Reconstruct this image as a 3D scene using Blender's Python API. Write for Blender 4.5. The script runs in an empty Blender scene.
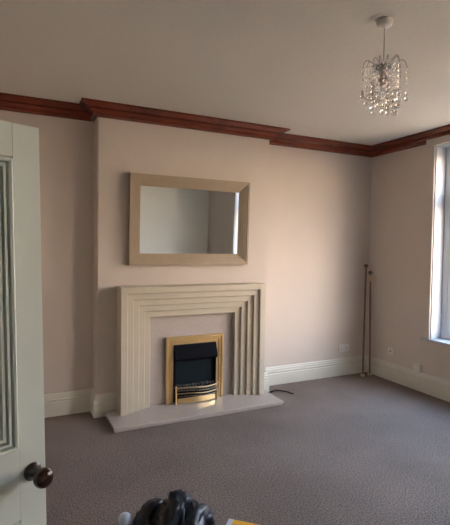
import bpy, bmesh, math, random
from mathutils import Vector, Matrix, noise
scn = bpy.context.scene
C = scn.collection
R = random.Random(7)

# ------------------------------------------------------------ dimensions (metres)
XL, XR, YF, YB, YC, H = -0.75, 4.15, -1.3, 4.382, 4.196, 2.861
BX0, BX1 = 0.699, 2.523            # chimney breast
WZ0, WZ1 = 0.61, 2.72
WINS = [(0.10, 1.25), (2.12, 3.42)]   # window openings along the right wall
DY0, DY1, DH = 0.20, 1.02, 1.96    # doorway in the left wall
HX0, HX1, HY, HZ = 0.770, 2.468, 3.750, 0.045   # hearth

# ------------------------------------------------------------ materials
def mat(name, col, rough=0.6, metal=0.0, spec=0.5, noise_amt=0.0, noise_scale=8.0, col2=None,
        bump=0.0, bump_scale=60.0, stretch=None, coat=0.0, trans=0.0, ior=1.45, detail=4.0):
    m = bpy.data.materials.new(name); m.use_nodes = True
    nt = m.node_tree; b = nt.nodes['Principled BSDF']
    b.inputs['Base Color'].default_value = (*col, 1)
    b.inputs['Roughness'].default_value = rough
    b.inputs['Metallic'].default_value = metal
    b.inputs['Specular IOR Level'].default_value = spec
    b.inputs['Coat Weight'].default_value = coat
    b.inputs['Transmission Weight'].default_value = trans
    b.inputs['IOR'].default_value = ior
    tc = nt.nodes.new('ShaderNodeTexCoord'); mp = nt.nodes.new('ShaderNodeMapping')
    nt.links.new(tc.outputs['Object'], mp.inputs['Vector'])
    if stretch: mp.inputs['Scale'].default_value = stretch
    if col2 is not None:
        n = nt.nodes.new('ShaderNodeTexNoise'); n.inputs['Scale'].default_value = noise_scale
        n.inputs['Detail'].default_value = detail; n.inputs['Roughness'].default_value = 0.6
        nt.links.new(mp.outputs['Vector'], n.inputs['Vector'])
        r = nt.nodes.new('ShaderNodeValToRGB')
        r.color_ramp.elements[0].position = 0.5 - noise_amt; r.color_ramp.elements[1].position = 0.5 + noise_amt
        r.color_ramp.elements[0].color = (*col, 1); r.color_ramp.elements[1].color = (*col2, 1)
        nt.links.new(n.outputs['Fac'], r.inputs['Fac']); nt.links.new(r.outputs['Color'], b.inputs['Base Color'])
    if bump:
        n2 = nt.nodes.new('ShaderNodeTexNoise'); n2.inputs['Scale'].default_value = bump_scale
        n2.inputs['Detail'].default_value = 5
        nt.links.new(mp.outputs['Vector'], n2.inputs['Vector'])
        bp = nt.nodes.new('ShaderNodeBump'); bp.inputs['Strength'].default_value = bump
        bp.inputs['Distance'].default_value = 0.01
        nt.links.new(n2.outputs['Fac'], bp.inputs['Height']); nt.links.new(bp.outputs['Normal'], b.inputs['Normal'])
    return m

M = {}
M['wall'] = mat('wall_paint', (.60, .547, .495), .85, noise_amt=.22, noise_scale=1.3, col2=(.655, .59, .54), bump=.06, bump_scale=18)
M['ceil'] = mat('ceiling_paint', (.63, .62, .58), .9, noise_amt=.3, noise_scale=30, col2=(.67, .66, .62), bump=.25, bump_scale=70)
M['cream'] = mat('cream_gloss_paint', (.67, .67, .60), .35, noise_amt=.25, noise_scale=5, col2=(.71, .71, .64), bump=.03, bump_scale=20)
M['white'] = mat('white_gloss_paint', (.80, .80, .78), .35)
M['door'] = mat('door_paint', (.67, .75, .71), .42, noise_amt=.25, noise_scale=6, col2=(.71, .79, .75), bump=.05, bump_scale=25)
M['wood'] = mat('mahogany_stain', (.075, .013, .007), .26, noise_amt=.3, noise_scale=3, col2=(.21, .042, .018), coat=.3, bump=.03)
M['sur'] = mat('cream_stone_paint', (.54, .49, .395), .5, noise_amt=.25, noise_scale=7, col2=(.58, .53, .43), bump=.03)
M['mframe'] = mat('taupe_frame_paint', (.37, .305, .22), .45, noise_amt=.2, noise_scale=9, col2=(.41, .335, .245))
M['marble'] = mat('conglomerate_marble', (.47, .42, .385), .10, noise_amt=.3, noise_scale=30, col2=(.53, .475, .44), spec=.6, detail=8)
M['brass'] = mat('polished_brass', (.92, .68, .34), .33, metal=1)
M['brass_dull'] = mat('aged_brass', (.62, .48, .30), .30, metal=1)
M['black'] = mat('black_enamel', (.002, .003, .007), .5, spec=.08)
M['coal'] = mat('coal_ceramic', (.012, .012, .013), .7, noise_amt=.2, noise_scale=30, col2=(.10, .10, .11), bump=.5, bump_scale=40)
M['smoke'] = mat('dark_fire_glass', (.010, .018, .022), .35, spec=.2)
M['bar'] = mat('grate_steel', (.28, .25, .22), .25, metal=1)
M['bronze'] = mat('bronze_pole', (.20, .13, .10), .42, metal=.4)
M['chrome'] = mat('chrome_wire', (.50, .50, .50), .25, metal=1)
M['darkmetal'] = mat('dark_nickel', (.10, .09, .09), .3, metal=1)
M['knob'] = mat('dark_brown_knob', (.030, .010, .006), .18, coat=.5, noise_amt=.2, noise_scale=12, col2=(.06, .018, .010))
M['plastic'] = mat('white_plastic', (.74, .73, .70), .35)
M['cord'] = mat('pale_cord', (.35, .34, .33), .6)
M['bulb'] = mat('bulb_glass', (.75, .62, .55), .25)
M['cable'] = mat('black_rubber', (.01, .01, .012), .5)
M['bag'] = mat('black_leather', (.003, .009, .020), .42, bump=.10, bump_scale=30, coat=.15)
M['yellow'] = mat('yellow_card', (.80, .38, .02), .4, noise_amt=.1, noise_scale=14, col2=(.88, .50, .05))
M['paleblue'] = mat('pale_blue_card', (.62, .70, .80), .4)
M['cap'] = mat('pale_blue_plastic', (.62, .74, .90), .35)
M['bottle'] = mat('clear_bottle', (.55, .58, .58), .15)
M['mirror'] = mat('mirror_silver', (.95, .98, .96), .02, metal=1)
M['lining'] = mat('pale_blue_grey_gloss', (.46, .50, .55), .4)
M['pvc'] = mat('white_pvc', (.78, .79, .80), .3)
M['paving'] = mat('outdoor_paving', (.44, .29, .17), .9, noise_amt=.2, noise_scale=2, col2=(.52, .36, .22))
M['wall_lit'] = mat('wall_paint_lit', (.80, .82, .78), .85, noise_amt=.22, noise_scale=2, col2=(.83, .85, .82))  # front wall: paler than the other walls, window light put into its colour
M['hall'] = mat('hall_paint', (.45, .38, .32), .9)
M['bead'] = mat('clear_bead', (.92, .92, .92), .04, trans=.92, ior=1.42)
# carpet: speckled grey-brown pile
def carpet():
    m = mat('carpet_pile', (.1, .1, .1), .95, spec=.15); nt = m.node_tree; b = nt.nodes['Principled BSDF']
    tc = nt.nodes.new('ShaderNodeTexCoord')
    n1 = nt.nodes.new('ShaderNodeTexNoise'); n1.inputs['Scale'].default_value = 105; n1.inputs['Detail'].default_value = 6; n1.inputs['Roughness'].default_value = .8
    n2 = nt.nodes.new('ShaderNodeTexNoise'); n2.inputs['Scale'].default_value = 1.6; n2.inputs['Detail'].default_value = 5
    for n in (n1, n2): nt.links.new(tc.outputs['Object'], n.inputs['Vector'])
    r = nt.nodes.new('ShaderNodeValToRGB'); e = r.color_ramp.elements
    e[0].position = .40; e[0].color = (.060, .050, .046, 1); e[1].position = .60; e[1].color = (.38, .320, .280, 1)
    nt.links.new(n1.outputs['Fac'], r.inputs['Fac'])
    r2 = nt.nodes.new('ShaderNodeValToRGB'); e = r2.color_ramp.elements
    e[0].position = .35; e[0].color = (.86, .84, .84, 1); e[1].position = .65; e[1].color = (1.06, 1.05, 1.05, 1)
    nt.links.new(n2.outputs['Fac'], r2.inputs['Fac'])
    mx = nt.nodes.new('ShaderNodeMix'); mx.data_type = 'RGBA'; mx.blend_type = 'MULTIPLY'; mx.inputs[0].default_value = 1
    nt.links.new(r.outputs['Color'], mx.inputs[6]); nt.links.new(r2.outputs['Color'], mx.inputs[7])
    nt.links.new(mx.outputs[2], b.inputs['Base Color'])
    bp = nt.nodes.new('ShaderNodeBump'); bp.inputs['Strength'].default_value = .25; bp.inputs['Distance'].default_value = .01
    nt.links.new(n1.outputs['Fac'], bp.inputs['Height']); nt.links.new(bp.outputs['Normal'], b.inputs['Normal'])
    return m
M['carpet'] = carpet()
def brick():
    m = mat('brick', (.3, .1, .06), .9); nt = m.node_tree; b = nt.nodes['Principled BSDF']
    tc = nt.nodes.new('ShaderNodeTexCoord'); mp = nt.nodes.new('ShaderNodeMapping')
    mp.inputs['Rotation'].default_value = (math.radians(90), 0, math.radians(90))
    t = nt.nodes.new('ShaderNodeTexBrick'); t.inputs['Scale'].default_value = 4
    t.inputs['Color1'].default_value = (.34, .16, .12, 1); t.inputs['Color2'].default_value = (.26, .12, .10, 1)
    t.inputs['Mortar'].default_value = (.4, .36, .32, 1)
    nt.links.new(tc.outputs['Object'], mp.inputs['Vector']); nt.links.new(mp.outputs['Vector'], t.inputs['Vector'])
    nt.links.new(t.outputs['Color'], b.inputs['Base Color']); return m
M['brick'] = brick()
def pane_mat():
    m = bpy.data.materials.new('window_pane'); m.use_nodes = True; nt = m.node_tree; nt.nodes.clear()
    o = nt.nodes.new('ShaderNodeOutputMaterial'); x = nt.nodes.new('ShaderNodeMixShader')
    t = nt.nodes.new('ShaderNodeBsdfTransparent'); t.inputs[0].default_value = (.95, .96, .96, 1)
    g = nt.nodes.new('ShaderNodeBsdfGlossy'); g.inputs['Roughness'].default_value = .01
    lw = nt.nodes.new('ShaderNodeLayerWeight'); lw.inputs[0].default_value = .5
    pw = nt.nodes.new('ShaderNodeMath'); pw.operation = 'POWER'; pw.inputs[1].default_value = 5; nt.links.new(lw.outputs['Facing'], pw.inputs[0])
    f = nt.nodes.new('ShaderNodeMapRange'); f.inputs['To Min'].default_value = .03; f.inputs['To Max'].default_value = .9; nt.links.new(pw.outputs[0], f.inputs['Value'])
    nt.links.new(f.outputs[0], x.inputs[0]); nt.links.new(t.outputs[0], x.inputs[1]); nt.links.new(g.outputs[0], x.inputs[2])
    nt.links.new(x.outputs[0], o.inputs[0]); return m
M['pane'] = pane_mat()

# ------------------------------------------------------------ helpers
def link(name, bm, m, parent=None, smooth=False, loc=None):
    bmesh.ops.recalc_face_normals(bm, faces=bm.faces)
    me = bpy.data.meshes.new(name); bm.to_mesh(me); bm.free()
    me.materials.append(M[m])
    if smooth:
        for p in me.polygons: p.use_smooth = True
        if smooth != True: me.set_sharp_from_angle(angle=math.radians(smooth))
    o = bpy.data.objects.new(name, me); C.objects.link(o)
    if parent is not None:
        o.parent = parent
        if not parent.get('world_space'): o.location = (0, 0, 0)
    if loc is not None: o.location = loc
    return o
def tag(o, label, cat, group=None):
    o['label'] = label; o['category'] = cat
    if group: o['group'] = group
    return o
def thing(name, loc, label, cat, group=None, rz=0):
    o = bpy.data.objects.new(name, None); C.objects.link(o); o.location = loc; o.rotation_euler = (0, 0, rz)
    o.empty_display_size = .05
    return tag(o, label, cat, group)
def struct(o): o['kind'] = 'structure'; return o
def box(bm, x0, y0, z0, x1, y1, z1, bevel=0):
    vs = [bm.verts.new((x, y, z)) for x in (x0, x1) for y in (y0, y1) for z in (z0, z1)]
    fs = [bm.faces.new([vs[i] for i in q]) for q in ((0, 1, 3, 2), (4, 6, 7, 5), (0, 4, 5, 1), (2, 3, 7, 6), (0, 2, 6, 4), (1, 5, 7, 3))]
    if bevel:
        es = list({e for f in fs for e in f.edges})
        bmesh.ops.bevel(bm, geom=es, offset=bevel, segments=2, affect='EDGES', profile=.6)
    return bm
def tube(bm, pts, r, seg=10, cap=True):
    pts = [Vector(p) for p in pts]; rs = r if isinstance(r, (list, tuple)) else [r] * len(pts); rings = []
    up = None
    for i, p in enumerate(pts):
        d = (pts[min(i + 1, len(pts) - 1)] - pts[max(i - 1, 0)]).normalized()
        if up is None:
            up = Vector((0, 0, 1)) if abs(d.z) < .9 else Vector((1, 0, 0))
        a = d.cross(up).normalized(); b = a.cross(d).normalized(); up = b
        rings.append([bm.verts.new(p + (a * math.cos(t) + b * math.sin(t)) * rs[i]) for t in [2 * math.pi * k / seg for k in range(seg)]])
    for A, B in zip(rings, rings[1:]):
        for k in range(seg): bm.faces.new([A[k], A[(k + 1) % seg], B[(k + 1) % seg], B[k]])
    if cap: bm.faces.new(rings[0]); bm.faces.new(rings[-1])
def lathe(bm, prof, axis_o=(0, 0, 0), axis=(0, 0, 1), seg=24):
    """prof: (radius, along) pairs round an axis"""
    ax = Vector(axis).normalized(); o = Vector(axis_o)
    u = ax.orthogonal().normalized(); v = ax.cross(u); rings = []
    for r, h in prof:
        if r < 1e-6: rings.append([bm.verts.new(o + ax * h)])
        else: rings.append([bm.verts.new(o + ax * h + (u * math.cos(t) + v * math.sin(t)) * r) for t in [2 * math.pi * k / seg for k in range(seg)]])
    for A, B in zip(rings, rings[1:]):
        for k in range(seg):
            k2 = (k + 1) % seg
            if len(A) == 1 and len(B) == 1: continue
            if len(A) == 1: bm.faces.new([A[0], B[k], B[k2]])
            elif len(B) == 1: bm.faces.new([A[k], A[k2], B[0]])
            else: bm.faces.new([A[k], A[k2], B[k2], B[k]])
    for ring in (rings[0], rings[-1]):
        if len(ring) > 1: bm.faces.new(ring)
def ball(bm, c, r, seg=10, sz=1):
    n = max(5, seg // 2 + 1)
    lathe(bm, [(r * math.sin(math.pi * i / n), -r * sz * math.cos(math.pi * i / n)) for i in range(n + 1)], c, (0, 0, 1), seg)
def frame_sweep(bm, u0, v0, u1, v1, prof, place, ushape=False):
    """mitred rectangular frame; prof = closed loop of (inset, depth); place(u,v,d)->xyz"""
    cols = []
    for i, d in prof:
        if ushape: c = [(u0 + i, v0), (u0 + i, v1 - i), (u1 - i, v1 - i), (u1 - i, v0)]
        else: c = [(u0 + i, v0 + i), (u0 + i, v1 - i), (u1 - i, v1 - i), (u1 - i, v0 + i)]
        cols.append([bm.verts.new(place(a, b, d)) for a, b in c])
    n = len(cols)
    for j in range(n):
        A, B = cols[j], cols[(j + 1) % n]
        for k in range(3 if ushape else 4):
            k2 = (k + 1) % 4
            bm.faces.new([A[k], A[k2], B[k2], B[k]])
    if ushape:
        for k in (0, 3): bm.faces.new([c[k] for c in cols])
def plan_sweep(bm, path, prof, closed=False):
    """sweep closed (offset,z) profile along a plan path; offset to the LEFT of travel"""
    P = [Vector(p) for p in path]; n = len(P); cols = []
    for off, z in prof:
        ring = []
        for i, p in enumerate(P):
            d0 = (p - P[i - 1]).normalized() if (i > 0 or closed) else None
            d1 = (P[(i + 1) % n] - p).normalized() if (i < n - 1 or closed) else None
            n0 = Vector((-d0.y, d0.x)) if d0 else None; n1 = Vector((-d1.y, d1.x)) if d1 else None
            if n0 is None: q = p + n1 * off
            elif n1 is None: q = p + n0 * off
            else:
                m_ = (n0 + n1); m_ = m_ / m_.dot(n0); q = p + m_ * off
            ring.append(bm.verts.new((q.x, q.y, z)))
        cols.append(ring)
    for j in range(len(cols)):
        A, B = cols[j], cols[(j + 1) % len(cols)]
        for k in range(n if closed else n - 1):
            k2 = (k + 1) % n
            bm.faces.new([A[k], A[k2], B[k2], B[k]])
    if not closed:
        bm.faces.new([c[0] for c in cols]); bm.faces.new([c[-1] for c in cols])
def arc(cx, cz, r, a0, a1, n): return [(cx + r * math.cos(math.radians(a0 + (a1 - a0) * i / n)), cz + r * math.sin(math.radians(a0 + (a1 - a0) * i / n))) for i in range(n + 1)]
NB = bmesh.new

# ------------------------------------------------------------ room shell
T = .2
struct(link('floor', box(NB(), XL - 1.5, YF - T, -.1, XR + T, YB + T, 0), 'carpet'))
struct(link('ceiling', box(NB(), XL - 1.5, YF - T, H, XR + T, YB + T, H + .1), 'ceil'))
struct(link('wall_back', box(NB(), XL - T, YB, 0, XR + T, YB + T, H), 'wall'))
struct(link('wall_front', box(NB(), XL - T, YF - T, 0, XR + T, YF, H), 'wall_lit'))
b = box(NB(), BX0, YC, 0, BX1, YB, H)
es = [e for e in b.edges if abs(e.verts[0].co.z - e.verts[1].co.z) > 1 and e.verts[0].co.y < YC + .01]
bmesh.ops.bevel(b, geom=es, offset=.012, segments=3, affect='EDGES')
struct(link('wall_chimney', b, 'wall', smooth=40))
b = NB()
box(b, XR, YF, 0, XR + T, YB, WZ0 - .03); box(b, XR, YF, WZ1, XR + T, YB, H)
edges = [YF] + [v for wn in WINS for v in wn] + [YB]
for y0, y1 in zip(edges[::2], edges[1::2]): box(b, XR, y0, WZ0 - .03, XR + T, y1, WZ1)
struct(link('wall_right', b, 'wall'))
b = NB()
box(b, XL - T, YF, 0, XL, DY0, H); box(b, XL - T, DY1, 0, XL, YB, H); box(b, XL - T, DY0, DH, XL, DY1, H)
struct(link('wall_left', b, 'wall'))
b = NB()
box(b, XL - 1.5, -.6, 0, XL - 1.4, 1.8, H); box(b, XL - 1.5, -.7, 0, XL - T, -.6, H); box(b, XL - 1.5, 1.8, 0, XL - T, 1.9, H)
struct(link('wall_hall', b, 'hall'))

# cornice, mahogany-stained timber
ch = .106
prof = [(0, H - .001), (.157, H - .001), (.157, H - .016), (.150, H - .020), (.136, H - .024)]
prof += [(.100 + .036 * (1 - t) ** 1.5, H - .024 - .020 * t) for t in (.35, .7, 1)]
prof += [(.078, H - .046), (.078, H - .052), (.066, H - .055), (.052, H - .064), (.044, H - .072), (.044, H - .094), (.036, H - .100), (.022, H - .106), (0, H - .106)]
room = [(XL, YF), (XR, YF), (XR, YB), (BX1, YB), (BX1, YC), (BX0, YC), (BX0, YB), (XL, YB)]
b = NB(); plan_sweep(b, room, prof, closed=True)
struct(link('trim_1', b, 'wood'))

# skirting boards
sp = [(0, 0), (.030, 0), (.030, .128), (.024, .134), (.024, .142), (.030, .148), (.030, .156), (.020, .164), (.020, .180), (.014, .190), (.014, .198), (.008, .209), (0, .209)]
SUR0, SUR1, SURY = .883, 2.383, 4.0
b = NB(); plan_sweep(b, [(XR, YB), (BX1, YB), (BX1, YC), (SUR1 + .002, YC)], sp); struct(link('baseboard_back', b, 'cream'))
b = NB(); plan_sweep(b, [(SUR0 - .002, YC), (BX0, YC), (BX0, YB), (XL, YB)], sp); struct(link('baseboard_alcove', b, 'cream'))
b = NB(); plan_sweep(b, [(XR, YF), (XR, YB)], sp); struct(link('baseboard_right', b, 'cream'))
b = NB(); plan_sweep(b, [(XL, YF), (XR, YF)], sp); struct(link('baseboard_front', b, 'cream'))
b = NB(); plan_sweep(b, [(XL, YB), (XL, DY1 + .08)], sp); plan_sweep(b, [(XL, DY0 - .08), (XL, YF)], sp); struct(link('baseboard_left', b, 'cream'))
# door casing
b = NB()
for y0, y1 in ((DY0 - .08, DY0), (DY1, DY1 + .08)): box(b, XL, y0, 0, XL + .02, y1, DH + .08, .004)
box(b, XL, DY0, DH, XL + .02, DY1, DH + .08, .004)
struct(link('trim_2', b, 'cream'))

# ------------------------------------------------------------ window
tn = 2
def trim(bm, m):
    global tn
    tn += 1; return struct(link('trim_%d' % tn, bm, m))
for wi, (WY0, WY1) in enumerate(WINS):
    b = NB()   # plaster bands beside the opening, proud of the wall
    box(b, XR - .022, WY1, WZ0, XR, WY1 + .105, H - .108, .006); box(b, XR - .022, WY0 - .105, WZ0, XR, WY0, H - .108, .006)
    trim(b, 'wall')
    b = NB()   # pelmet box above the opening
    box(b, XR - .055, WY0 - .085, 2.712, XR - .0225, WY1 + .085, 2.79, .004); trim(b, 'wall')
    b = NB()   # white linings of the opening
    box(b, XR - .004, WY1 - .012, WZ0, XR + T, WY1, WZ1, .002); box(b, XR - .004, WY0, WZ0, XR + T, WY0 + .012, WZ1, .002)
    box(b, XR - .004, WY0 + .012, WZ1 - .012, XR + T, WY1 - .012, WZ1, .002); trim(b, 'lining')
    b = NB(); box(b, XR - .030, WY0 - .11, WZ0 - .03, XR + T, WY1 + .11, WZ0, .006); trim(b, 'lining')   # sill board
    win = bpy.data.objects.new('window_%d' % (wi + 1), None); C.objects.link(win); win.location = (XR + .185, WY0, WZ0); struct(win)
    b = NB(); wy, wz = WY1 - WY0 - .024, WZ1 - WZ0 - .012
    def yb(y0, z0, y1, z1): box(b, -.035, y0, z0, .035, y1, z1, .005)
    yb(.012, 0, .075, wz); yb(wy - .05, 0, wy + .012, wz); yb(.075, 0, wy - .05, .06); yb(.075, wz - .06, wy - .05, wz)
    n = 2; step = (wy - .125) / n
    for k in range(1, n): yb(.075 + k * step - .035, .06, .075 + k * step + .035, wz - .06)
    yb(.075, 1.50, wy - .05, 1.56)
    link('window_frame', b, 'pvc', win)
    for k in range(n):
        y0 = .075 + k * step + (.035 if k else 0); y1 = .075 + (k + 1) * step - (.035 if k < n - 1 else 0)
        for z0, z1 in ((.06, 1.50), (1.56, wz - .06)):
            s = NB(); frame_sweep(s, y0 + .002, z0 + .002, y1 - .002, z1 - .002, [(0, .028), (.04, .028), (.045, .02), (.045, -.02), (0, -.02)], lambda u, v, d: (-d, u, v))
            link('sash', s, 'pvc', win)
            s = NB(); box(s, -.004, y0 + .04, z0 + .04, .004, y1 - .04, z1 - .04); link('pane', s, 'pane', win)

# outside: paving, brick boundary wall
o = struct(link('ground', box(NB(), XR + T, -40, -.6, 60, 45, -.5), 'paving'))
b = NB(); box(b, 9.0, -12, -.5, 9.25, 22, .75); box(b, 8.97, -12, .75, 9.28, 22, .82)
tag(link('garden_wall', b, 'brick'), 'low brick garden wall outside beyond the window', 'wall')

# ------------------------------------------------------------ door (hinged on the left wall, standing open)
DW, DT = .77, .040
hinge = Vector((.0716, 1.434, 0)) - Vector((.893, .449, 0)) * DW
door = bpy.data.objects.new('door_1', None); C.objects.link(door); struct(door)
lean = math.radians(1.1)   # the old door hangs slightly out of plumb
rz_ = Matrix.Rotation(math.atan2(.449, .893), 4, 'Z')
top = Vector((.0716, 1.434, 1.94))
door.matrix_world = Matrix.Translation(top) @ rz_ @ Matrix.Rotation(-lean, 4, 'Y') @ Matrix.Translation((-DW, 0, -1.94))
# local frame: x along the leaf, y away from the camera, visible face at y=0
ST = .080; rails = [(.012, .22), (.79, 1.00), (1.845, 1.94)]   # bottom, lock and top rail
b = NB()
box(b, 0, 0, .012, ST, DT, 1.94, .0015); box(b, DW - ST, 0, .012, DW, DT, 1.94, .0015)
for z0, z1 in rails: box(b, ST, .0004, z0, DW - ST, DT, z1, .001)
MX = (DW - .07) / 2
for z0, z1 in ((.22, .79), (1.0, 1.845)): box(b, MX, .0004, z0, MX + .07, DT, z1, .001)
link('door_leaf', b, 'door', door)
mp = [(0, -.002), (.003, -.006), (.005, .010), (.010, .013), (.016, .010), (.017, -.008), (.022, -.008), (.023, .006), (.030, .006),
      (.031, -.010), (.036, -.010), (.037, .001), (.045, .000), (.046, -.012), (.051, -.012), (.052, -.002), (.062, -.004), (.064, -.013), (.070, -.013), (.072, -.006), (.082, -.010), (.084, -.014), (.084, -.022), (0, -.022)]
for x0, x1 in ((ST, MX), (MX + .07, DW - ST)):
    for z0, z1 in ((.22, .79), (1.0, 1.845)):
        p = NB(); box(p, x0 + .001, .015, z0 + .001, x1 - .001, .026, z1 - .001); pn = link('door_panel', p, 'door', door)
        p = NB(); frame_sweep(p, x0 + .0005, z0 + .0005, x1 - .0005, z1 - .0005, mp, lambda u, v, d: (u, -d, v))
        link('panel_moulding', p, 'door', pn)
kx, kz = DW - .043, .922
p = NB(); lathe(p, [(0, .0), (.026, .0), (.027, .004), (.022, .008), (.019, .012), (.016, .018), (.015, .036), (.017, .040), (0, .041)], (kx, 0, kz), (0, -1, 0), 28)
rose = link('knob_rose', p, 'darkmetal', door, smooth=50)
p = NB(); lathe(p, [(0, .037), (.012, .038), (.020, .043), (.0265, .051), (.0290, .060), (.0278, .070), (.022, .078), (.012, .082), (0, .083)], (kx, 0, kz), (0, -1, 0), 32)
kb = link('door_knob', p, 'knob', door, smooth=True); kb['label'] = 'dark brown glossy round knob'

# ------------------------------------------------------------ fireplace
fp = thing('fireplace_surround', ((SUR0 + SUR1) / 2, SURY, HZ), 'cream stepped fireplace surround standing on the marble hearth below the mirror', 'fireplace')
fo = Vector(fp.location)
stp = [(0, YC - .001), (0, SURY)]
y = SURY; w = .060
for k in range(5):
    stp.append((w * (k + 1) - .004 if k < 5 else w, y)); stp.append((w * (k + 1), y + .004))
    y += .026
    if k < 4: stp.append((w * (k + 1), y))
stp.append((w * 5, YC - .001))
b = NB(); frame_sweep(b, SUR0, HZ + .0005, SUR1, 1.213, stp, lambda u, v, d: (u - fo.x, d - fo.y, v - fo.z), ushape=True)
link('stepped_frame', b, 'sur', fp)
b = NB(); box(b, SUR0 + w * 5 + .001, 4.160, HZ + .0005, SUR1 - w * 5 - .001, YC - .001, 1.213 - w * 5 - .001)
q = link('back_panel', b, 'marble', fp); q.data.transform(Matrix.Translation(-fo))
h = thing('hearth', ((HX0 + HX1) / 2, HY + .2, 0), 'polished pinkish grey marble hearth slab lying on the carpet', 'hearth'); ho = Vector(h.location)
b = NB(); box(b, HX0, HY, .018, HX1, YC - .001, HZ, .004); q = link('hearth_top', b, 'marble', h); q.data.transform(Matrix.Translation(-ho))
b = NB(); box(b, HX0 + .010, HY + .010, 0.001, HX1 - .010, YC - .032, .0178, .001); q = link('hearth_base', b, 'marble', h); q.data.transform(Matrix.Translation(-ho))

# electric fire
FX0, FX1, FZ0, FZ1, FY = 1.350, 1.962, HZ + .0005, .700, 4.159
ef = thing('electric_fire', ((FX0 + FX1) / 2, FY, FZ0), 'brass-trimmed electric fire with black hood set in the fireplace', 'fire'); eo = Vector(ef.location)
def efp(name, bm, m, smooth=False, parent=None):
    q = link(name, bm, m, parent or ef, smooth); q.data.transform(Matrix.Translation(-eo)); return q
tr = [(0, FY), (0, FY - .040), (.004, FY - .046), (.022, FY - .046), (.025, FY - .043), (.026, FY - .032), (.031, FY - .032), (.033, FY - .036), (.048, FY - .036), (.051, FY - .033), (.052, FY - .022), (.057, FY - .022), (.059, FY - .026), (.076, FY - .026), (.078, FY - .010), (.0815, FY - .010), (.0815, FY)]
b = NB(); frame_sweep(b, FX0, FZ0, FX1, FZ1, tr, lambda u, v, d: (u, d, v), ushape=True); efp('brass_trim', b, 'brass')
ix0, ix1, iz1 = FX0 + .082, FX1 - .082, FZ1 - .082
b = NB()   # fire box: open-fronted black tray, sides, back
box(b, ix0, FY - .004, FZ0, ix1, FY - .0005, iz1); box(b, ix0, FY - .040, FZ0 + .09, ix0 + .012, FY - .004, iz1); box(b, ix1 - .012, FY - .040, FZ0 + .09, ix1, FY - .004, iz1)
box(b, ix0, FY - .078, FZ0 + .010, ix1, FY - .004, FZ0 + .115)
efp('fire_box', b, 'black')
b = NB(); box(b, ix0 + .0125, FY - .010, FZ0 + .116, ix1 - .0125, FY - .0045, iz1 - .13); efp('flame_screen', b, 'smoke')
b = NB()   # hood, bulging towards its lower lip
hp = [(FY - .0045, iz1), (FY - .036, iz1), (FY - .048, iz1 - .03), (FY - .066, iz1 - .08), (FY - .078, iz1 - .118), (FY - .080, iz1 - .135), (FY - .060, iz1 - .150), (FY - .045, iz1 - .160), (FY - .0105, iz1 - .160)]
va = [b.verts.new((ix0, y, z)) for y, z in hp]; vb = [b.verts.new((ix1, y, z)) for y, z in hp]
for i in range(len(hp)): j = (i + 1) % len(hp); b.faces.new([va[i], va[j], vb[j], vb[i]])
b.faces.new(va); b.faces.new(vb); efp('hood', b, 'black', 35)
for i in range(26):
    b = NB(); cx = ix0 + .035 + (i % 13) * (ix1 - ix0 - .07) / 12 + R.uniform(-.006, .006); row = i // 13
    rr = R.uniform(.014, .021)
    bmesh.ops.create_icosphere(b, subdivisions=2, radius=rr)
    for v in b.verts: v.co *= 1 + .28 * noise.noise(v.co * 60 + Vector((i * 3.1, 0, 0)))
    b.transform(Matrix.Translation((cx, FY - .056 + row * .026, FZ0 + .116 + rr * .9 + row * .030)))
    efp('coal', b, 'coal')
# fret: two posts, three bowed bars, polished ash-pan front
bow = lambda t: FY - .086 - .040 * math.sin(math.pi * t)
for z, rr, m in ((.205, .0070, 'brass_dull'), (.176, .006, 'bar'), (.148, .006, 'brass_dull'), (.122, .005, 'bar')):
    b = NB(); tube(b, [(ix0 + .006 + (ix1 - ix0 - .012) * t, bow(t), z + FZ0 - .045 + .006 * math.sin(2 * math.pi * t)) for t in [i / 20 for i in range(21)]], rr, 8)
    efp('grate_bar', b, m, True)
for x in (ix0 + .004, ix1 - .004):
    b = NB(); tube(b, [(x, FY - .085, FZ0), (x, FY - .085, FZ0 + .165)], .0075, 10); ball(b, (x, FY - .085, FZ0 + .170), .011, 10); efp('grate_post', b, 'brass', 40)
b = NB()
N = 20; pts = []
for i in range(N + 1):
    t = i / N; x = ix0 + .014 + (ix1 - ix0 - .028) * t; yv = bow(t) + .010; zt = FZ0 + .052 + .012 * math.sin(math.pi * t)
    pts.append([b.verts.new((x, yv, FZ0 + .008)), b.verts.new((x, yv, zt)), b.verts.new((x, yv + .006, zt)), b.verts.new((x, yv + .006, FZ0 + .008))])
for A, B2 in zip(pts, pts[1:]):
    for k in range(4): b.faces.new([A[k], A[(k + 1) % 4], B2[(k + 1) % 4], B2[k]])
b.faces.new(pts[0]); b.faces.new(pts[-1]); efp('ash_pan_cover', b, 'brass', 40)

# ------------------------------------------------------------ mirror
mi = thing('wall_mirror', (1.615, YC, 1.41), 'rectangular mirror in a stepped taupe frame hung above the fireplace', 'mirror'); mo = Vector(mi.location)
mpf = [(0, YC - .001), (0, YC - .058)]
y = YC - .058
for k in range(5):
    mpf += [(.020 * (k + 1) + .002, y)]
    y += .009
    mpf += [(.020 * (k + 1) + .002, y)]
mpf += [(.108, y), (.108, YC - .001)]
mi.rotation_euler = (math.radians(-1.9) * -1, 0, 0)
b = NB(); frame_sweep(b, .985, 1.412, 2.243, 2.268, mpf, lambda u, v, d: (u - mo.x, d - mo.y, v - mo.z)); link('mirror_frame', b, 'mframe', mi)
b = NB(); box(b, .985 + .106, YC - .0125, 1.412 + .106, 2.243 - .106, YC - .0015, 2.268 - .106); q = link('mirror_glass', b, 'mirror', mi); q.data.transform(Matrix.Translation(-mo))

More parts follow.
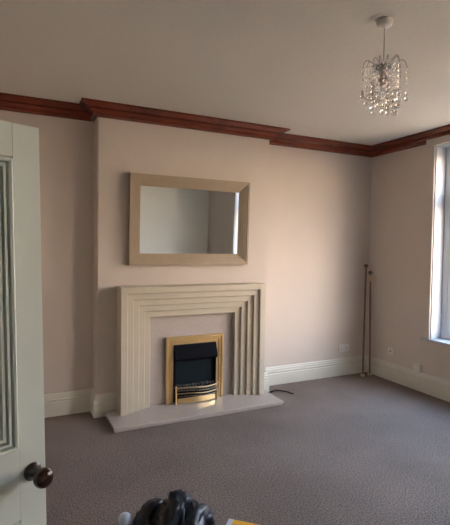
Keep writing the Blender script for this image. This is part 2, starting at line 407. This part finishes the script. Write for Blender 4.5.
# ------------------------------------------------------------ pendant light
PX, PY = 1.866, 1.897
pl = thing('pendant_light', (PX, PY, H), 'pendant light with clear bead droplets hanging from the ceiling', 'light')
b = NB(); lathe(b, [(0, -.001), (.043, -.001), (.044, -.014), (.041, -.026), (.032, -.033), (.012, -.036), (0, -.036)], (0, 0, 0), (0, 0, 1), 32); link('ceiling_rose', b, 'plastic', pl, 40)
b = NB(); tube(b, [(0, 0, -.035), (0, 0, -.222)], .003, 8); link('cord', b, 'cord', pl, True)
b = NB(); lathe(b, [(0, -.218), (.008, -.218), (.014, -.226), (.016, -.248), (.020, -.252), (.020, -.275), (0, -.275)], (0, 0, 0), (0, 0, 1), 20); link('lamp_holder', b, 'plastic', pl, 40)
b = NB(); lathe(b, [(.021, -.244), (.040, -.246), (.042, -.254), (.040, -.260), (.021, -.259)], (0, 0, 0), (0, 0, 1), 24); link('spider_ring', b, 'darkmetal', pl, 40)
b = NB(); lathe(b, [(0, -.275), (.012, -.275), (.013, -.285), (.022, -.303), (.0265, -.323), (.024, -.340), (.014, -.351), (0, -.354)], (0, 0, 0), (0, 0, 1), 20); link('bulb', b, 'bulb', pl, True)
nA = 14
for i in range(nA):
    a = 2 * math.pi * i / nA + .15; outer = i % 2 == 0; rr = .122 if outer else .088
    top = -.224 if outer else -.216
    pts = []
    for t in [k / 10 for k in range(11)]:
        r_ = .030 + (rr - .030) * math.sin(t * math.pi / 2) ** .9
        z = -.250 + (top + .250) * math.sin(math.pi * min(t * 1.25, 1) * .62) * 1.05 - (.075 if outer else .05) * max(0, t - .45) ** 1.6 * 2.2
        pts.append((r_ * math.cos(a), r_ * math.sin(a), z))
    b = NB(); tube(b, pts, .0030, 6); arm = link('arm', b, 'chrome', pl, True)
    for s in range(2):
        rad = rr * (1, .58)[s]
        aa = a + (0, .26, .1)[s]
        z0 = pts[-1][2] if s == 0 else -.254
        L = (R.uniform(.10, .17) if outer else R.uniform(.17, .22)) if s == 0 else R.uniform(.15, .265)
        if z0 - L < -.525: L = z0 + .525
        b = NB(); x_, y_ = rad * math.cos(aa), rad * math.sin(aa)
        tube(b, [(x_, y_, z0), (x_, y_, z0 - L)], .0007, 4)
        z = z0 - .012
        while z > z0 - L + .045:
            br = R.choice((.0055, .007, .0095)); ball(b, (x_, y_, z), br, 8); z -= R.uniform(.024, .036)
        ball(b, (x_, y_, z0 - L + .030), .0105, 10); ball(b, (x_, y_, z0 - L), .0150 if R.random() > .35 else .0125, 12)
        link('bead_strand', b, 'bead', arm, True)

# ------------------------------------------------------------ curtain poles leaning in the corner
def pole(foot, top, label, bracket):
    f, t = Vector(foot), Vector(top)
    g = thing('curtain_pole', f, label, 'pole', 'curtain poles leaning in the corner'); d = (t - f); L = d.length; u = d.normalized()
    b = NB(); tube(b, [u * .035, u * (L - .03)], .0115, 12); pp = link('pole', b, 'bronze', g, 40)
    b = NB(); lathe(b, [(0, 0), (.016, .002), (.026, .014), (.028, .025), (.020, .038), (.010, .040), (.010, .052), (0, .052)], (0, 0, 0), u, 16); q = link('finial', b, 'brass_dull', pp, True); q['label'] = 'tarnished brass end finial'
    b = NB(); lathe(b, [(0, L - .045), (.010, L - .045), (.010, L - .034), (.022, L - .030), (.029, L - .014), (.022, L + .006), (0, L + .012)], (0, 0, 0), u, 16); link('finial', b, 'bronze', pp, True)
    if bracket:
        c = u * (L - .085)
        b = NB(); lathe(b, [(.0118, -.035), (.024, -.035), (.024, .035), (.0118, .035)], c, u, 16)
        tube(b, [c + Vector((.014, -.006, 0)), c + Vector((.042, -.02, .002)), c + Vector((.055, -.028, .004))], .006, 8)
        lathe(b, [(0, 0), (.028, 0), (.031, .006), (.020, .015), (0, .017)], c + Vector((.05, -.026, .002)), (.8, -.45, .1), 16)
        link('bracket', b, 'brass_dull', pp, 40)
    return g
pole((3.915, 4.195, .001), (4.062, 4.340, 1.385), 'taller of two thin bronze curtain poles leaning in the corner', False)
pole((4.015, 4.180, .001), (4.108, 4.310, 1.300), 'shorter thin bronze curtain pole with bracket leaning in the corner', True)

# ------------------------------------------------------------ sockets
s = thing('double_socket', (3.765, YB, .337), 'white double socket plate low on the back wall', 'socket')
b = NB(); box(b, -.080, -.010, -.045, .080, -.0005, .045, .003); fpl = link('faceplate', b, 'plastic', s)
for x in (-.04, .04):
    b = NB(); box(b, x - .012, -.014, .016, x + .012, -.0098, .034, .002); link('switch', b, 'plastic', fpl)
    b = NB()
    for u_, v_, w_, hh in ((0, .006, .004, .005), (-.011, -.012, .005, .003), (.011, -.012, .005, .003)): box(b, x + u_ - w_ / 2 - .001, -.0106, v_ - hh, x + u_ + w_ / 2 + .001, -.0098, v_ + hh)
    link('pin_holes', b, 'black', fpl)
s = thing('aerial_socket', (XR, 3.975, .352), 'square white outlet plate on the right wall above the skirting', 'socket')
b = NB(); box(b, -.009, -.043, -.043, -.0005, .043, .043, .003); fpl = link('faceplate', b, 'plastic', s)
b = NB(); lathe(b, [(0, 0), (.008, 0), (.008, .008), (.004, .008), (.004, .003), (0, .003)], (-.008, 0, 0), (-1, 0, 0), 14); link('connector', b, 'darkmetal', fpl, 40)
s = thing('junction_box', (XR, 3.565, .212), 'small white surface box on the right wall resting above the skirting', 'box')
b = NB(); box(b, -.036, -.050, .0, -.0005, .050, .085, .005); link('base', b, 'plastic', s)
b = NB(); box(b, -.042, -.044, .006, -.0362, .044, .079, .003); link('cover', b, 'plastic', s)
b = NB(); tube(b, [(XR - .006, 3.50 - .0, .2155), (XR - .006, 3.0, .2155), (XR - .006, 2.4, .2155), (XR - .006, 1.2, .2155)], .0045, 6)
tag(link('wall_cable', b, 'plastic', smooth=True), 'thin white cable running along the skirting below the window', 'cable')
b = NB(); tube(b, [(2.482, 4.125, .010), (2.50, 4.12, .010), (2.60, 4.16, .008), (2.66, 4.15, .009), (2.72, 4.09, .007), (2.74, 4.02, .007), (2.745, 3.99, .007)], .0065, 8)
tube(b, [(2.555, 4.13, .012), (2.64, 4.17, .012)], .010, 8)
tag(link('power_cable', b, 'cable', smooth=True), 'short black cable lying on the carpet right of the hearth', 'cable')

# ------------------------------------------------------------ things at the front edge of the view
def put_ray(px, py, z):   # a point in the room at height z, from the surveyed camera
    d = FW + R2 * ((px - 225) / F) - U2 * ((py - 262.5) / F); return Vector((0, 0, 1.6)) + d * ((z - 1.6) / d.z)
F, yaw, pit, rol = 445.6563, .4454, -.0367, .0134
FW = Vector((math.sin(yaw) * math.cos(pit), math.cos(yaw) * math.cos(pit), math.sin(pit)))
r0 = Vector((math.cos(yaw), -math.sin(yaw), 0)); u0 = r0.cross(FW)
R2 = r0 * math.cos(rol) + u0 * math.sin(rol); U2 = -r0 * math.sin(rol) + u0 * math.cos(rol)

pb = put_ray(174, 510, .24)
bag = thing('black_bag', (pb.x, pb.y, 0), 'crumpled black leather bag on the carpet at the bottom edge', 'bag', rz=-yaw); bag.scale = (1.06, 1, .91)
def crumple(q, amp):
    return amp * (noise.noise(Vector((q.x * 9, q.y * 5, q.z * 7))) + .6 * (1 - abs(noise.noise(Vector((q.x * 22 + 5, q.y * 8, q.z * 14)))) * 3))
b = NB(); bmesh.ops.create_icosphere(b, subdivisions=5, radius=1)
for v in b.verts:
    n = v.co.normalized()
    x = math.copysign(abs(n.x) ** .70, n.x) * .192; yv = math.copysign(abs(n.y) ** .85, n.y) * .13
    top = .282 + .012 * math.exp(-((x - .01) / .06) ** 2) - .9 * max(0, x - .10) ** 1.1 - .25 * max(0, -.06 - x)
    z = (max(n.z, -.35) + .35) / 1.35 * top
    c = crumple(Vector((x, yv, z)), .030)
    v.co = Vector((x * (1 + c), yv * (1 + c * 3), max(.001, z + c * max(0, n.z + .2))))
link('bag_body', b, 'bag', bag, True)
def fold(name, pts, rs):
    b = NB(); P = [Vector(p) for p in pts]; Q = []; RR = []
    for i in range(len(P) - 1):
        for k in range(6):
            t = k / 6; p0_, p1_, p2_, p3_ = P[max(i - 1, 0)], P[i], P[i + 1], P[min(i + 2, len(P) - 1)]
            Q.append(.5 * ((2 * p1_) + (p2_ - p0_) * t + (2 * p0_ - 5 * p1_ + 4 * p2_ - p3_) * t * t + (3 * p1_ - p0_ - 3 * p2_ + p3_) * t ** 3))
            RR.append(rs[i] * (1 - t) + rs[i + 1] * t)
    Q.append(P[-1]); RR.append(rs[-1]); tube(b, Q, RR, 24)
    for v in b.verts: v.co += Vector((crumple(v.co, .020), crumple(v.co + Vector((3, 0, 0)), .018), crumple(v.co * 1.6 + Vector((0, 3, 0)), .016)))
    link(name, b, 'bag', bag, True)
fold('flap', [(-.050, -.14, .16), (-.020, -.07, .245), (.010, .0, .292), (.030, .05, .285), (.040, .10, .22)], [.025, .050, .056, .048, .02])
fold('handle', [(.035, -.14, .13), (.065, -.07, .205), (.095, .0, .240), (.135, .06, .200), (.172, .10, .12)], [.02, .042, .046, .036, .018])
fold('side_flap', [(-.165, -.10, .10), (-.155, -.02, .205), (-.11, .04, .245), (-.05, .08, .23)], [.02, .040, .044, .026])

p0 = put_ray(124.8, 519.5, .205)
bt = thing('bottle', (p0.x, p0.y, 0), 'bottle with a round pale blue cap left of the black bag', 'bottle')
b = NB(); lathe(b, [(0, 0.001), (.026, .001), (.028, .006), (.028, .150), (.026, .165), (.022, .174), (.022, .180), (0, .180)], (0, 0, 0), (0, 0, 1), 28); link('bottle_body', b, 'bottle', bt, 40)
b = NB(); lathe(b, [(.016, .180), (.026, .182), (.032, .192), (.033, .206), (.031, .220), (.024, .230), (.012, .235), (0, .236)], (0, 0, 0), (0, 0, 1), 28); link('cap', b, 'cap', bt, 40)

p1 = put_ray(242, 521.0, .14)
yl = thing('carton', (p1.x, p1.y, 0), 'yellow carton with a pale blue end at the bottom edge', 'box', rz=-yaw - .30)
b = NB(); box(b, -.045, -.12, .001, .12, .0, .14, .002); link('carton_body', b, 'yellow', yl)
b = NB(); box(b, -.072, -.12, .001, -.0452, .0, .1403, .002); link('end_band', b, 'paleblue', yl)

# ------------------------------------------------------------ camera
cam = bpy.data.cameras.new('camera'); co = bpy.data.objects.new('camera', cam); C.objects.link(co)
cam.sensor_fit = 'HORIZONTAL'; cam.sensor_width = 36; cam.lens = F / 450 * 36; cam.clip_start = .02; cam.clip_end = 200
m4 = Matrix.Identity(4)
for i in range(3): m4[i][0] = R2[i]; m4[i][1] = U2[i]; m4[i][2] = -FW[i]; m4[i][3] = (0, 0, 1.6)[i]
co.matrix_world = m4; scn.camera = co

GLOW = 1.0
# ------------------------------------------------------------ light: blue sky above, warm haze near the horizon
w = bpy.data.worlds.new('sky'); scn.world = w; w.use_nodes = True; nt = w.node_tree
bg = nt.nodes['Background']; tc = nt.nodes.new('ShaderNodeTexCoord'); sx = nt.nodes.new('ShaderNodeSeparateXYZ')
nt.links.new(tc.outputs['Generated'], sx.inputs[0]); rp = nt.nodes.new('ShaderNodeValToRGB')
e = rp.color_ramp.elements
e[0].position = 0.0; e[0].color = (.95, .70, .50, 1)
e[1].position = 1.0; e[1].color = (.40, .62, 1.0, 1)
for pos, c in ((.10, (1.0, .76, .58, 1)), (.24, (.74, .82, 1.0, 1)), (.5, (.46, .68, 1.0, 1))):
    x = e.new(pos); x.color = c
nt.links.new(sx.outputs['Z'], rp.inputs['Fac']); gl = nt.nodes.new('ShaderNodeVectorMath'); gl.operation = 'DOT_PRODUCT'; gl.inputs[1].default_value = Vector((.50, -.86, .02)).normalized()
nt.links.new(tc.outputs['Generated'], gl.inputs[0])
mr = nt.nodes.new('ShaderNodeMapRange'); mr.interpolation_type = 'SMOOTHSTEP'
mr.inputs['From Min'].default_value = .55; mr.inputs['From Max'].default_value = 1.0; mr.inputs['To Max'].default_value = GLOW
nt.links.new(gl.outputs['Value'], mr.inputs['Value'])
mg = nt.nodes.new('ShaderNodeMix'); mg.data_type = 'RGBA'; mg.blend_type = 'ADD'; mg.clamp_factor = False
mg.inputs[7].default_value = (1.0, .74, .52, 1)
nt.links.new(mr.outputs['Result'], mg.inputs[0]); nt.links.new(rp.outputs['Color'], mg.inputs[6])
nt.links.new(mg.outputs[2], bg.inputs['Color'])
bg.inputs['Strength'].default_value = 12.0
sd = bpy.data.lights.new('sun', 'SUN'); sd.energy = 46; sd.angle = math.radians(1); sd.color = (1, .82, .6)
so = bpy.data.objects.new('sun', sd); C.objects.link(so)
so.rotation_euler = Vector((.75, .25, -.62)).to_track_quat('-Z', 'Y').to_euler()
for WY0, WY1 in WINS:
    pd = bpy.data.lights.new('window_portal', 'AREA'); pd.shape = 'RECTANGLE'; pd.size = WY1 - WY0; pd.size_y = WZ1 - WZ0; pd.cycles.is_portal = True
    po = bpy.data.objects.new('window_portal', pd); C.objects.link(po); po.location = (XR + .24, (WY0 + WY1) / 2, (WZ0 + WZ1) / 2)
    po.rotation_euler = Vector((-1, 0, 0)).to_track_quat('-Z', 'Z').to_euler()

scn.cycles.caustics_reflective = False; scn.cycles.caustics_refractive = False; scn.cycles.sample_clamp_indirect = 6
scn.view_settings.view_transform = 'Standard'; scn.view_settings.look = 'None'
scn.view_settings.gamma = 1; scn.view_settings.use_curve_mapping = False; scn.view_settings.exposure = 0.85
